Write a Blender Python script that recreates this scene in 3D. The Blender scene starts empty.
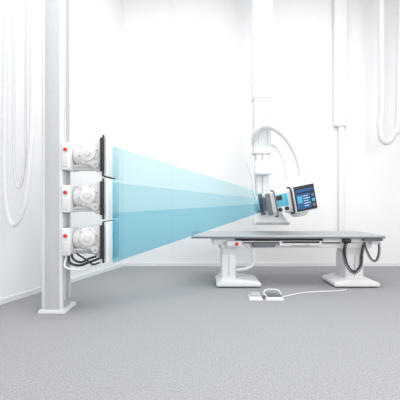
import bpy, math, random
from mathutils import Vector, Matrix
random.seed(3)
S=bpy.context.scene
S.view_settings.view_transform='Standard'

# ---------------- materials ----------------
def mat(name,col,rough=0.5,metal=0.0,emis=None,es=0.0,noise=None,bump=0.0):
    m=bpy.data.materials.new(name); m.use_nodes=True
    nt=m.node_tree; b=nt.nodes['Principled BSDF']
    b.inputs['Base Color'].default_value=(*col,1); b.inputs['Roughness'].default_value=rough
    b.inputs['Metallic'].default_value=metal
    if emis:
        b.inputs['Emission Color'].default_value=(*emis,1); b.inputs['Emission Strength'].default_value=es
    sc,amt=noise if noise else (40,0.02)
    tc=nt.nodes.new('ShaderNodeTexCoord'); n=nt.nodes.new('ShaderNodeTexNoise')
    n.inputs['Scale'].default_value=sc; n.inputs['Detail'].default_value=4
    nt.links.new(tc.outputs['Object'],n.inputs['Vector'])
    r=nt.nodes.new('ShaderNodeValToRGB')
    r.color_ramp.elements[0].position=0.3; r.color_ramp.elements[1].position=0.7
    r.color_ramp.elements[0].color=(*[max(0,c*(1-amt)) for c in col],1)
    r.color_ramp.elements[1].color=(*[min(1,c*(1+amt)) for c in col],1)
    nt.links.new(n.outputs['Fac'],r.inputs['Fac']); nt.links.new(r.outputs['Color'],b.inputs['Base Color'])
    if bump:
        bp=nt.nodes.new('ShaderNodeBump'); bp.inputs['Strength'].default_value=bump; bp.inputs['Distance'].default_value=0.01
        nt.links.new(n.outputs['Fac'],bp.inputs['Height']); nt.links.new(bp.outputs['Normal'],b.inputs['Normal'])
    return m
M_wall=mat('wall_paint',(0.89,0.893,0.897),0.9,noise=(3,0.006))
M_ceil=mat('ceiling_paint',(0.93,0.93,0.93),0.9)
M_floor=mat('carpet',(0.33,0.335,0.345),0.95,noise=(110,0.26),bump=0.12)
M_white=mat('white_enamel',(0.80,0.805,0.81),0.35)
M_off=mat('warm_white_plastic',(0.70,0.705,0.71),0.45)
M_grey=mat('light_grey_enamel',(0.45,0.46,0.48),0.4)
M_mid=mat('mid_grey',(0.15,0.16,0.18),0.5)
M_col=mat('column_aluminium',(0.50,0.51,0.53),0.45,0.15)
M_cov=mat('column_cover',(0.56,0.57,0.585),0.45)
M_alu=mat('brushed_aluminium',(0.55,0.56,0.58),0.3,0.8)
M_blk=mat('black_plastic',(0.012,0.014,0.017),0.45)
M_red=mat('red_button',(0.65,0.02,0.015),0.35)
M_top=mat('tabletop_laminate',(0.40,0.42,0.44),0.4)
M_blue=mat('screen_blue',(0.01,0.07,0.2),0.3,emis=(0.01,0.10,0.32),es=0.25)
M_cyan=mat('screen_cyan',(0.08,0.36,0.5),0.3,emis=(0.08,0.4,0.6),es=0.15)
M_txt=mat('screen_text',(0.5,0.62,0.7),0.4,emis=(0.6,0.75,0.9),es=0.2)
M_trim=mat('trim_white',(0.80,0.81,0.82),0.6)
M_joint=mat('joint_grey',(0.82,0.825,0.83),0.8)
M_hose=mat('hose_white',(0.70,0.71,0.72),0.5)
def beam_mat(name,col):
    m=bpy.data.materials.new(name); m.use_nodes=True; nt=m.node_tree
    for n in list(nt.nodes): nt.nodes.remove(n)
    o=nt.nodes.new('ShaderNodeOutputMaterial'); t=nt.nodes.new('ShaderNodeBsdfTransparent')
    t.inputs['Color'].default_value=(*col,1)
    nt.links.new(t.outputs[0],o.inputs['Surface']); return m

# ---------------- helpers ----------------
def empty(name,parent=None,loc=(0,0,0),rot=(0,0,0)):
    e=bpy.data.objects.new(name,None); e.empty_display_size=0.1
    e.location=loc; e.rotation_euler=rot; S.collection.objects.link(e)
    if parent: e.parent=parent
    return e
def mk(name,verts,faces,m,parent=None,bevel=0,seg=3,smooth=False):
    me=bpy.data.meshes.new(name); me.from_pydata([tuple(v) for v in verts],[],faces); me.materials.append(m)
    ob=bpy.data.objects.new(name,me); S.collection.objects.link(ob)
    import bmesh
    bm=bmesh.new(); bm.from_mesh(me); bmesh.ops.recalc_face_normals(bm,faces=bm.faces)
    if bevel>0:
        ed=[e for e in bm.edges if len(e.link_faces)==2 and e.calc_face_angle(0)>0.6]
        bmesh.ops.bevel(bm,geom=ed,offset=bevel,segments=seg,affect='EDGES',profile=0.5,clamp_overlap=True)
    bm.to_mesh(me); bm.free()
    if smooth or bevel>0:
        for p in me.polygons: p.use_smooth=True
        try: me.set_sharp_from_angle(angle=math.radians(40))
        except Exception: pass
    if parent: ob.parent=parent
    return ob
def box(name,x0,x1,y0,y1,z0,z1,m,parent=None,bevel=0.0,seg=3):
    v=[(x,y,z) for x in (x0,x1) for y in (y0,y1) for z in (z0,z1)]
    f=[(0,1,3,2),(4,6,7,5),(0,4,5,1),(2,3,7,6),(0,2,6,4),(1,5,7,3)]
    return mk(name,v,f,m,parent,bevel,seg)
def taper(name,b,zb,t,zt,m,parent=None,bevel=0.01):
    v=[(b[0],b[2],zb),(b[1],b[2],zb),(b[1],b[3],zb),(b[0],b[3],zb),(t[0],t[2],zt),(t[1],t[2],zt),(t[1],t[3],zt),(t[0],t[3],zt)]
    f=[(0,3,2,1),(4,5,6,7),(0,1,5,4),(1,2,6,5),(2,3,7,6),(3,0,4,7)]
    return mk(name,v,f,m,parent,bevel)
def prism(name,poly,y0,y1,m,parent=None,bevel=0.0):
    n=len(poly); v=[(x,y0,z) for x,z in poly]+[(x,y1,z) for x,z in poly]
    f=[tuple(range(n)),tuple(range(2*n-1,n-1,-1))]+[(i,i+n,(i+1)%n+n,(i+1)%n) for i in range(n)]
    return mk(name,v,f,m,parent,bevel)
def lathe(name,p0,p1,prof,m,parent=None,n=32):
    p0=Vector(p0);p1=Vector(p1);d=(p1-p0); L=d.length; d.normalize()
    a=d.orthogonal().normalized(); b=d.cross(a)
    v=[];f=[]
    for t,r in prof:
        for i in range(n):
            an=2*math.pi*i/n
            v.append(p0+d*(t*L)+a*(r*math.cos(an))+b*(r*math.sin(an)))
    for j in range(len(prof)-1):
        for i in range(n):
            f.append((j*n+i,j*n+(i+1)%n,(j+1)*n+(i+1)%n,(j+1)*n+i))
    f.append(tuple(range(n-1,-1,-1))); f.append(tuple((len(prof)-1)*n+i for i in range(n)))
    return mk(name,v,f,m,parent,0,smooth=True)
def cyl(name,p0,p1,r,m,parent=None,n=28,c=0.12):
    L=(Vector(p1)-Vector(p0)).length; e=min(0.4,c*r/L)
    return lathe(name,p0,p1,[(0,r*(1-c)),(e,r),(1-e,r),(1,r*(1-c))],m,parent,n)
def spl(pts,k=14):
    P=[Vector(p) for p in pts]; P=[2*P[0]-P[1]]+P+[2*P[-1]-P[-2]]; out=[]
    for i in range(1,len(P)-2):
        for j in range(k):
            t=j/k; a,b,c,d=P[i-1],P[i],P[i+1],P[i+2]
            out.append(0.5*((2*b)+(c-a)*t+(2*a-5*b+4*c-d)*t*t+(3*b-a-3*c+d)*t**3))
    out.append(P[-2]); return out
def sweep(name,pts,r,m,parent=None,n=12,rib=0,k=14):
    P=spl(pts,k) if k else [Vector(p) for p in pts]
    if rib:
        d=[0]
        for i in range(1,len(P)): d.append(d[-1]+(P[i]-P[i-1]).length)
        N=max(8,int(d[-1]/rib)); Q=[];j=0
        for i in range(N+1):
            s=d[-1]*i/N
            while j<len(P)-2 and d[j+1]<s: j+=1
            u=(s-d[j])/max(1e-9,d[j+1]-d[j]); Q.append(P[j].lerp(P[j+1],min(1,u)))
        P=Q
    v=[];f=[]; T=(P[1]-P[0]).normalized(); a=T.orthogonal().normalized()
    for i,p in enumerate(P):
        T=(P[min(i+1,len(P)-1)]-P[max(i-1,0)]).normalized()
        a=(a-T*a.dot(T)).normalized(); b=T.cross(a)
        rr=r*(0.9 if (rib and i%2) else 1.0)
        for q in range(n):
            an=2*math.pi*q/n; v.append(p+a*rr*math.cos(an)+b*rr*math.sin(an))
    for j in range(len(P)-1):
        for q in range(n): f.append((j*n+q,j*n+(q+1)%n,(j+1)*n+(q+1)%n,(j+1)*n+q))
    f.append(tuple(range(n-1,-1,-1))); f.append(tuple((len(P)-1)*n+q for q in range(n)))
    return mk(name,v,f,m,parent,0,smooth=True)
def coil(name,pts,R,r,m,parent,turn=0.022):
    P=spl(pts,30); out=[]; T=(P[1]-P[0]).normalized(); a=T.orthogonal().normalized(); ph=0
    for i in range(len(P)-1):
        seg=P[i+1]-P[i]; L=seg.length; T=seg.normalized(); a=(a-T*a.dot(T)).normalized(); b=T.cross(a)
        ns=max(1,int(L/turn*10))
        for j in range(ns):
            q=P[i]+seg*(j/ns); out.append(q+a*R*math.cos(ph)+b*R*math.sin(ph)); ph+=2*math.pi*(L/ns)/turn
    return sweep(name,out,r,m,parent,n=6,k=0)

# ---------------- room ----------------
H=4.3
box('floor',-4.2,3.6,-1.5,5.6,-0.1,0,M_floor)
box('ceiling',-4.2,3.6,-1.5,5.6,H,H+0.1,M_ceil)
box('wall_back',-1.19,3.6,5.48,5.6,0,H,M_wall)
box('wall_right',3.4,3.52,-1.5,5.48,0,H,M_wall)
def slant(name,off0,off1,z0,z1,m):
    a=Vector((-1.19,5.48,0)); d=Vector((-0.555,-1.64,0)).normalized(); n=Vector((d.y,-d.x,0))
    if n.x>0: n=-n
    b=a+d*7.3
    c=[a+n*off0,b+n*off0,b+n*off1,a+n*off1]
    mk(name,[(p.x,p.y,z) for z in (z0,z1) for p in c],[(0,1,2,3),(4,7,6,5),(0,4,5,1),(1,5,6,2),(2,6,7,3),(3,7,4,0)],m)
slant('wall_left',0,0.12,0,H,M_wall)
slant('baseboard_left',-0.012,0,0,0.05,M_trim)
box('baseboard_back',-1.19,3.4,5.466,5.48,0,0.05,M_trim)
box('trim_1',-0.441,-0.433,5.476,5.48,0.05,H,M_joint)

# ---------------- detector stand column ----------------
st=empty('detector_stand')
X0,X1,Y0,Y1=-1.392,-1.207,3.10,3.32
box('column_body',X0+0.012,X1-0.012,Y0+0.004,Y1,0.02,H,M_col,st,0.006)
box('column_front_cover',X0+0.03,X1-0.03,Y0-0.006,Y0+0.01,0.02,H,M_cov,st,0.002)
box('column_edge_1',X0,X0+0.03,Y0-0.01,Y1+0.005,0.02,H,M_off,st,0.006)
box('column_edge_2',X1-0.03,X1-0.002,Y0-0.01,Y0+0.03,0.02,H,M_white,st,0.006)
box('side_rail_1',X1-0.014,X1-0.002,Y0+0.05,Y0+0.075,0.1,H,M_off,st,0.002)
box('side_rail_2',X1-0.014,X1-0.002,Y1-0.05,Y1-0.025,0.1,H,M_off,st,0.002)
box('side_slot',X1-0.014,X1-0.008,Y0+0.09,Y1-0.07,0.1,H,M_grey,st)
taper('base_plate',(X0-0.03,X1+0.03,Y0-0.03,Y1+0.05),0,(X0-0.02,X1+0.02,Y0-0.02,Y1+0.04),0.03,M_off,st,0.005)

# ---------------- detectors ----------------
def detector(c,cables=False):
    d=empty('x_ray_detector')
    box('carriage',-1.205,-1.13,3.06,3.30,c-0.12,c+0.12,M_white,d,0.012)
    box('carriage_cover',-1.19,-1.145,3.05,3.065,c-0.095,c+0.0,M_off,d,0.004)
    cyl('release_collar',(-1.166,3.062,c+0.055),(-1.166,3.05,c+0.055),0.022,M_off,d)
    cyl('release_button',(-1.166,3.052,c+0.055),(-1.166,3.035,c+0.055),0.015,M_red,d)
    lathe('swivel_drum',(-1.135,3.19,c+0.02),(-1.0,3.19,c+0.02),[(0,0.06),(0.12,0.085),(0.25,0.09),(0.7,0.1),(0.95,0.1),(1,0.09)],M_off,d)
    lathe('motor_housing',(-0.985,3.30,c+0.03),(-0.985,3.08,c+0.03),[(0,0.09),(0.05,0.105),(0.75,0.105),(0.85,0.098),(0.9,0.07),(0.98,0.068),(1,0.06)],M_white,d)
    cyl('motor_cap',(-0.985,3.085,c+0.03),(-0.985,3.06,c+0.03),0.03,M_off,d)
    for k in range(6):
        a=k*math.pi/3+0.3
        x=-0.985+0.082*math.cos(a); z=c+0.03+0.082*math.sin(a)
        cyl('screw_%d'%k,(x,3.10,z),(x,3.086,z),0.006,M_grey,d,10)
    prism('yoke_upper',[(-1.0,c+0.10),(-0.90,c+0.155),(-0.868,c+0.155),(-0.868,c+0.03),(-0.93,c+0.05)],3.11,3.30,M_white,d,0.008)
    prism('yoke_lower',[(-1.0,c-0.05),(-0.93,c-0.0),(-0.868,c+0.0),(-0.868,c-0.14),(-0.92,c-0.135)],3.11,3.30,M_off,d,0.008)
    cyl('tilt_knob',(-0.915,3.11,c-0.07),(-0.915,3.07,c-0.07),0.032,M_off,d)
    cyl('tilt_knob_core',(-0.915,3.08,c-0.07),(-0.915,3.06,c-0.07),0.012,M_grey,d)
    box('lower_arm',-1.13,-0.93,3.14,3.26,c-0.115,c-0.065,M_off,d,0.012)
    box('arm_slot',-1.11,-0.96,3.132,3.142,c-0.1,c-0.08,M_grey,d,0.003)
    h=0.178
    box('back_frame',-0.87,-0.842,3.05,3.44,c-h,c+h,M_white,d,0.006)
    box('grid_rail',-0.842,-0.826,3.035,3.44,c-h,c+h,M_blk,d,0.002)
    box('aluminium_edge',-0.826,-0.815,3.03,3.44,c-h+0.004,c+h-0.004,M_alu,d,0.002)
    box('receptor_face',-0.815,-0.792,3.03,3.44,c-h,c+h,M_white,d,0.005)
    box('handle_grip',-0.856,-0.826,3.005,3.022,c-0.14,c+0.15,M_blk,d,0.006)
    for z in (c-0.10,c+0.12):
        box('handle_post',-0.847,-0.833,3.018,3.04,z-0.008,z+0.008,M_blk,d)
    if cables:
        sweep('cable_1',[(-1.15,3.08,0.52),(-1.13,3.06,0.45),(-1.05,3.06,0.425),(-0.97,3.07,0.45),(-0.90,3.09,0.475),(-0.87,3.12,0.49)],0.011,M_blk,d)
        sweep('cable_2',[(-1.13,3.10,0.515),(-1.10,3.07,0.475),(-1.03,3.05,0.455),(-0.96,3.07,0.485),(-0.91,3.09,0.50)],0.010,M_blk,d)
        sweep('cable_3',[(-1.09,3.12,0.52),(-1.05,3.07,0.51),(-0.99,3.05,0.48),(-0.93,3.06,0.435),(-0.87,3.10,0.45)],0.008,M_blk,d)
        sweep('cable_4',[(-1.17,3.10,0.51),(-1.17,3.05,0.42),(-1.08,3.05,0.39),(-0.98,3.08,0.40),(-0.90,3.10,0.435)],0.009,M_white,d)
    return d
detector(1.377); detector(1.004); detector(0.628,True)

# ---------------- beams ----------------
A=Vector((1.06,4.10,0.985)); xb=-0.788
zs=[1.482,1.152,0.877,0.427]; cols=[(0.84,0.95,0.965),(0.73,0.895,0.93),(0.60,0.825,0.89)]
nm=['beam_top','beam_mid','beam_low']
xb_obj=empty('x_ray_beam')
t0=0.195
for i in range(3):
    B=[Vector((xb,3.18,zs[i])),Vector((xb,3.28,zs[i])),Vector((xb,3.28,zs[i+1])),Vector((xb,3.18,zs[i+1]))]
    N=[A.lerp(b,t0) for b in B]
    mk(nm[i],B+N,[(0,1,2,3),(4,7,6,5),(0,4,5,1),(1,5,6,2),(2,6,7,3),(3,7,4,0)],beam_mat('beam_tint_%d'%i,cols[i]),xb_obj)

# ---------------- ceiling mounted x-ray tube ----------------
tb=empty('ceiling_mounted_x_ray_tube')
box('ceiling_carriage',0.45,1.15,4.25,4.80,H-0.12,H,M_white,tb,0.02)
box('column_outer',0.675,0.915,4.44,4.66,2.3,H-0.1,M_white,tb,0.02)
box('column_middle',0.69,0.90,4.45,4.65,1.66,2.32,M_off,tb,0.018)
box('column_inner',0.712,0.872,4.465,4.63,0.80,1.68,M_off,tb,0.015)
box('column_groove',0.78,0.80,4.462,4.468,0.9,1.64,M_grey,tb)
box('middle_groove_1',0.735,0.741,4.447,4.453,1.70,2.3,M_grey,tb)
box('middle_groove_2',0.849,0.855,4.447,4.453,1.70,2.3,M_grey,tb)
box('collar',0.68,0.91,4.44,4.66,1.60,1.68,M_white,tb,0.015)
box('control_box',0.68,0.90,4.38,4.46,1.33,1.50,M_white,tb,0.02)
taper('lower_housing',(0.68,1.12,4.36,4.66),0.70,(0.70,1.02,4.38,4.64),0.86,M_white,tb,0.02)
box('lower_band',0.69,1.11,4.355,4.365,0.715,0.735,M_grey,tb,0.002)
lathe('swivel_joint',(0.80,4.50,0.98),(0.80,4.30,0.98),[(0,0.10),(0.1,0.115),(0.8,0.115),(0.9,0.1),(1,0.08)],M_white,tb)
prism('support_arm',[(0.76,0.93),(1.16,0.95),(1.16,1.09),(0.76,1.06)],4.30,4.42,M_white,tb,0.02)
hd=empty('tube_head',tb,loc=(1.14,4.10,1.03),rot=(0,math.radians(-11),math.radians(14)))
box('housing',-0.135,0.135,-0.10,0.17,-0.165,0.165,M_white,hd,0.05,6)
lathe('anode_end',(0,0.03,0.15),(0,0.03,0.24),[(0,0.115),(0.4,0.11),(0.8,0.085),(1,0.06)],M_white,hd)
lathe('cathode_end',(0,0.03,-0.15),(0,0.03,-0.21),[(0,0.115),(0.5,0.105),(1,0.08)],M_off,hd)
box('side_bumper',0.12,0.175,-0.09,0.12,-0.13,0.13,M_off,hd,0.02)
box('console_frame',-0.125,0.155,-0.135,-0.098,-0.155,0.155,M_off,hd,0.014)
box('console_bezel',-0.112,0.145,-0.142,-0.13,-0.142,0.142,M_blk,hd,0.008)
box('console_screen',-0.10,0.075,-0.145,-0.14,-0.12,0.05,M_blue,hd)
box('console_header',-0.10,0.13,-0.145,-0.14,0.07,0.10,M_blue,hd)
box('screen_panel_a',-0.09,-0.03,-0.147,-0.144,-0.05,0.03,M_cyan,hd)
for k in range(5):
    box('screen_text_%d'%k,-0.015,0.045+0.02*(k%2),-0.147,-0.144,0.02-k*0.028,0.027-k*0.028,M_txt,hd)
for k in range(3):
    box('screen_key_%d'%k,0.09,0.125,-0.147,-0.14,-0.11+k*0.055,-0.075+k*0.055,M_cyan if k==1 else M_mid,hd,0.003)
box('yoke_neck',-0.2,-0.12,-0.08,0.1,-0.10,0.12,M_off,hd,0.015)
box('collimator_body',-0.36,-0.17,-0.115,0.12,-0.115,0.13,M_white,hd,0.015)
box('collimator_front',-0.40,-0.35,-0.10,0.105,-0.10,0.11,M_off,hd,0.01)
box('collimator_rail_1',-0.445,-0.39,-0.11,-0.09,-0.12,0.13,M_mid,hd,0.003)
box('collimator_rail_2',-0.445,-0.39,0.09,0.11,-0.12,0.13,M_mid,hd,0.003)
box('collimator_window',-0.405,-0.398,-0.07,0.07,-0.07,0.08,M_mid,hd)
box('collimator_panel',-0.345,-0.19,-0.121,-0.113,-0.045,0.095,M_cyan,hd,0.004)
box('collimator_readout',-0.33,-0.26,-0.125,-0.119,0.03,0.08,M_blk,hd,0.002)
for k in range(2):
    cyl('collimator_knob_%d'%k,(-0.31+k*0.085,-0.115,-0.075),(-0.31+k*0.085,-0.145,-0.075),0.022,M_blk,hd)
for x in (-0.365,-0.165):
    sweep('handlebar',[(x,-0.10,-0.14),(x,-0.16,-0.13),(x,-0.17,0.0),(x,-0.16,0.13),(x,-0.10,0.15)],0.010,M_blk if x>-0.3 else M_mid,hd)
sweep('supply_hose',[(0.70,4.52,1.72),(0.70,4.42,1.86),(0.80,4.36,1.93),(0.95,4.33,1.88),(1.10,4.30,1.72),(1.20,4.27,1.50),(1.23,4.25,1.32),(1.20,4.20,1.18)],0.045,M_hose,tb,n=16,rib=0.014)
sweep('cable_run',[(0.66,4.46,1.68),(0.60,4.44,1.50),(0.66,4.42,1.30),(0.68,4.42,1.1),(0.74,4.40,0.95)],0.02,M_hose,tb,n=12,rib=0.01)
sweep('high_tension_cable',[(0.92,4.5,1.72),(0.98,4.45,1.66),(1.05,4.40,1.5),(1.08,4.36,1.32),(1.08,4.3,1.2)],0.018,M_off,tb)

# ---------------- patient table ----------------
tt=empty('examination_table')
box('tabletop',-0.10,2.08,3.95,4.65,0.583,0.607,M_top,tt,0.008)
box('tabletop_edge_rail',-0.098,2.078,3.943,3.955,0.575,0.59,M_mid,tt,0.002)
box('top_frame_front',0.18,2.02,4.02,4.08,0.525,0.577,M_white,tt,0.006)
box('top_frame_back',0.18,2.02,4.50,4.56,0.525,0.577,M_white,tt,0.006)
box('dark_slide_front',0.40,1.40,4.008,4.022,0.540,0.568,M_blk,tt,0.002)
box('lower_frame',0.24,1.99,4.08,4.50,0.45,0.53,M_white,tt,0.01)
box('lower_frame_shade_strip',0.5,1.62,4.07,4.085,0.505,0.52,M_mid,tt)  # solid dark strip, shade between the two frames put in as colour
box('bucky_tray',0.90,1.38,3.985,4.35,0.485,0.545,M_off,tt,0.008)
box('bucky_slot',0.93,1.35,3.98,3.99,0.520,0.539,M_blk,tt,0.001)
box('bucky_handle',1.05,1.24,3.955,3.97,0.497,0.510,M_alu,tt,0.004)
for x in (1.06,1.22): box('handle_stub',x-0.006,x+0.006,3.962,3.99,0.498,0.509,M_alu,tt)
box('brake_pod',0.60,0.86,4.00,4.2,0.47,0.52,M_mid,tt,0.01)
box('end_cap_1',0.14,0.26,4.0,4.58,0.50,0.577,M_off,tt,0.012)
box('end_cap_2',1.95,2.05,4.0,4.58,0.50,0.577,M_off,tt,0.012)
box('control_pod',0.30,0.47,3.985,4.06,0.48,0.545,M_white,tt,0.012)
cyl('emergency_stop',(0.415,3.99,0.51),(0.415,3.965,0.51),0.02,M_red,tt)
def pedestal(n,cx,w,fx0,fx1):
    box('pedestal_%d_sleeve'%n,cx-w/2,cx+w/2,4.10,4.40,0.08,0.38,M_white,tt,0.015)
    box('pedestal_%d_inner'%n,cx-w/2+0.008,cx+w/2-0.008,4.11,4.39,0.37,0.46,M_off,tt,0.008)
    box('pedestal_%d_seam'%n,cx-0.004,cx+0.004,4.097,4.103,0.12,0.37,M_grey,tt)
    prism('pedestal_%d_gusset'%n,[(cx-w/2-0.03,0.455),(cx+w/2+0.03,0.455),(cx+w/2,0.415),(cx-w/2,0.415)],4.14,4.38,M_white,tt,0.006)
    prism('foot_%d'%n,[(fx0,0.015),(fx1,0.015),(fx1,0.055),(fx1-0.04,0.07),(cx+w/2+0.02,0.095),(cx-w/2-0.01,0.095),(fx0+0.03,0.07),(fx0,0.055)],4.02,4.46,M_white,tt,0.012)
    for x in (fx0+0.06,fx1-0.06):
        for y in (4.07,4.41): cyl('levelling_pad',(x,y,0),(x,y,0.02),0.035,M_mid,tt,16)
pedestal(1,0.335,0.17,0.19,0.70); pedestal(2,1.80,0.21,1.54,2.06)
sweep('drain_hose',[(0.46,4.12,0.50),(0.55,4.07,0.48),(0.62,4.05,0.38),(0.61,4.05,0.27),(0.53,4.05,0.22),(0.42,4.07,0.20)],0.02,M_hose,tt,n=12,rib=0.01)
coil('coiled_cable_1',[(1.66,4.0,0.53),(1.63,3.98,0.40),(1.66,3.97,0.26),(1.74,3.97,0.19),(1.81,3.98,0.25),(1.83,3.99,0.38),(1.86,4.0,0.5)],0.018,0.0065,M_blk,tt)
coil('coiled_cable_2',[(2.04,4.02,0.54),(2.03,3.99,0.42),(1.99,3.98,0.32),(1.93,3.98,0.34),(1.88,3.99,0.45),(1.86,4.0,0.53)],0.012,0.005,M_blk,tt,turn=0.018)
box('hand_control',1.62,1.70,3.95,4.02,0.52,0.57,M_blk,tt,0.01)
box('hand_control_dock',1.84,2.06,3.955,4.01,0.545,0.572,M_mid,tt,0.008)

# ---------------- foot switch (standing in front of the table) ----------------
fs=empty('foot_switch')
taper('pedal_base_1',(0.49,0.63,3.50,3.68),0,(0.505,0.615,3.52,3.66),0.035,M_white,fs,0.006)
prism('pedal_1',[(0.51,0.036),(0.61,0.036),(0.61,0.05),(0.51,0.058)],3.52,3.64,M_grey,fs,0.004)
taper('pedal_base_2',(0.66,0.84,3.50,3.68),0,(0.675,0.825,3.52,3.66),0.03,M_white,fs,0.006)
prism('pedal_2',[(0.68,0.031),(0.82,0.031),(0.82,0.044),(0.68,0.054)],3.52,3.63,M_mid,fs,0.004)
box('bridge',0.62,0.67,3.58,3.62,0.005,0.025,M_mid,fs,0.004)
sweep('switch_guard',[(0.66,3.66,0.02),(0.68,3.68,0.06),(0.75,3.68,0.07),(0.82,3.68,0.06),(0.84,3.66,0.02)],0.006,M_white,fs)
sweep('switch_lead',[(0.84,3.60,0.010),(0.95,3.68,0.008),(1.1,3.78,0.008),(1.3,3.83,0.008),(1.5,3.86,0.008),(1.62,3.90,0.008)],0.006,M_white,fs)

# ---------------- service duct on the back wall ----------------
wd=empty('wall_service_duct')
box('duct_main',2.14,2.22,5.42,5.466,0.05,H,M_wall,wd,0.01)
box('duct_lid',2.155,2.205,5.412,5.422,0.09,H,M_wall,wd,0.004)
box('duct_wide_section',2.06,2.25,5.38,5.466,2.16,H,M_wall,wd,0.015)

# ---------------- hanging hoses ----------------
h1=empty('hanging_cable_hose')
sweep('hose',[(-1.66,3.0,H-.02),(-1.66,3.0,2.2),(-1.665,3.0,1.5),(-1.66,3.0,1.05),(-1.62,3.0,0.81),(-1.56,3.0,0.80),(-1.49,3.0,0.98),(-1.45,3.0,1.35),(-1.43,3.0,1.9),(-1.43,3.0,H-.02)],0.023,M_hose,h1,n=14,rib=0.01)
sweep('inner_lead',[(-1.60,3.03,H-.02),(-1.60,3.03,1.9),(-1.60,3.03,1.3),(-1.56,3.03,1.1),(-1.51,3.03,1.3),(-1.50,3.03,1.9),(-1.50,3.03,H-.02)],0.012,M_hose,h1,n=10)
box('ceiling_clamp',-1.72,-1.37,2.95,3.08,H-.06,H,M_off,h1,0.01)
h2=empty('hanging_cable_hose')
sweep('hose',[(2.52,4.9,H-.02),(2.53,4.9,2.4),(2.51,4.9,2.05),(2.54,4.9,1.86),(2.62,4.9,1.83),(2.70,4.9,1.95),(2.76,4.9,2.2),(2.80,4.9,H-.02)],0.045,M_hose,h2,n=16,rib=0.015)
box('ceiling_clamp',2.44,2.88,4.84,4.96,H-.07,H,M_off,h2,0.01)

# ---------------- lights ----------------
def area(name,loc,sx,sy,p,rot=(0,0,0),col=(1,1,1)):
    l=bpy.data.lights.new(name,'AREA'); l.shape='RECTANGLE'; l.size=sx; l.size_y=sy; l.energy=p; l.color=col
    o=bpy.data.objects.new(name,l); o.location=loc; o.rotation_euler=rot; S.collection.objects.link(o)
area('added_overhead_light',(0.4,2.6,H-.08),4.0,2.6,122)  # added area light, out of view overhead, to brighten the room
area('added_front_fill',(1.8,-1.0,2.4),2.2,2.2,80,(math.radians(80),0,math.radians(12)))  # added unseen fill from behind the camera so the forms read
w=bpy.data.worlds.new('World'); S.world=w; w.use_nodes=True
w.node_tree.nodes['Background'].inputs[0].default_value=(0.98,0.99,1,1)
w.node_tree.nodes['Background'].inputs[1].default_value=1.05

cam=bpy.data.cameras.new('camera'); cam.lens=31.7; cam.sensor_width=36
cam.shift_y=0.0125
co=bpy.data.objects.new('camera',cam); co.location=(0,0,0.95); co.rotation_euler=(math.pi/2,0,0)
S.collection.objects.link(co); S.camera=co
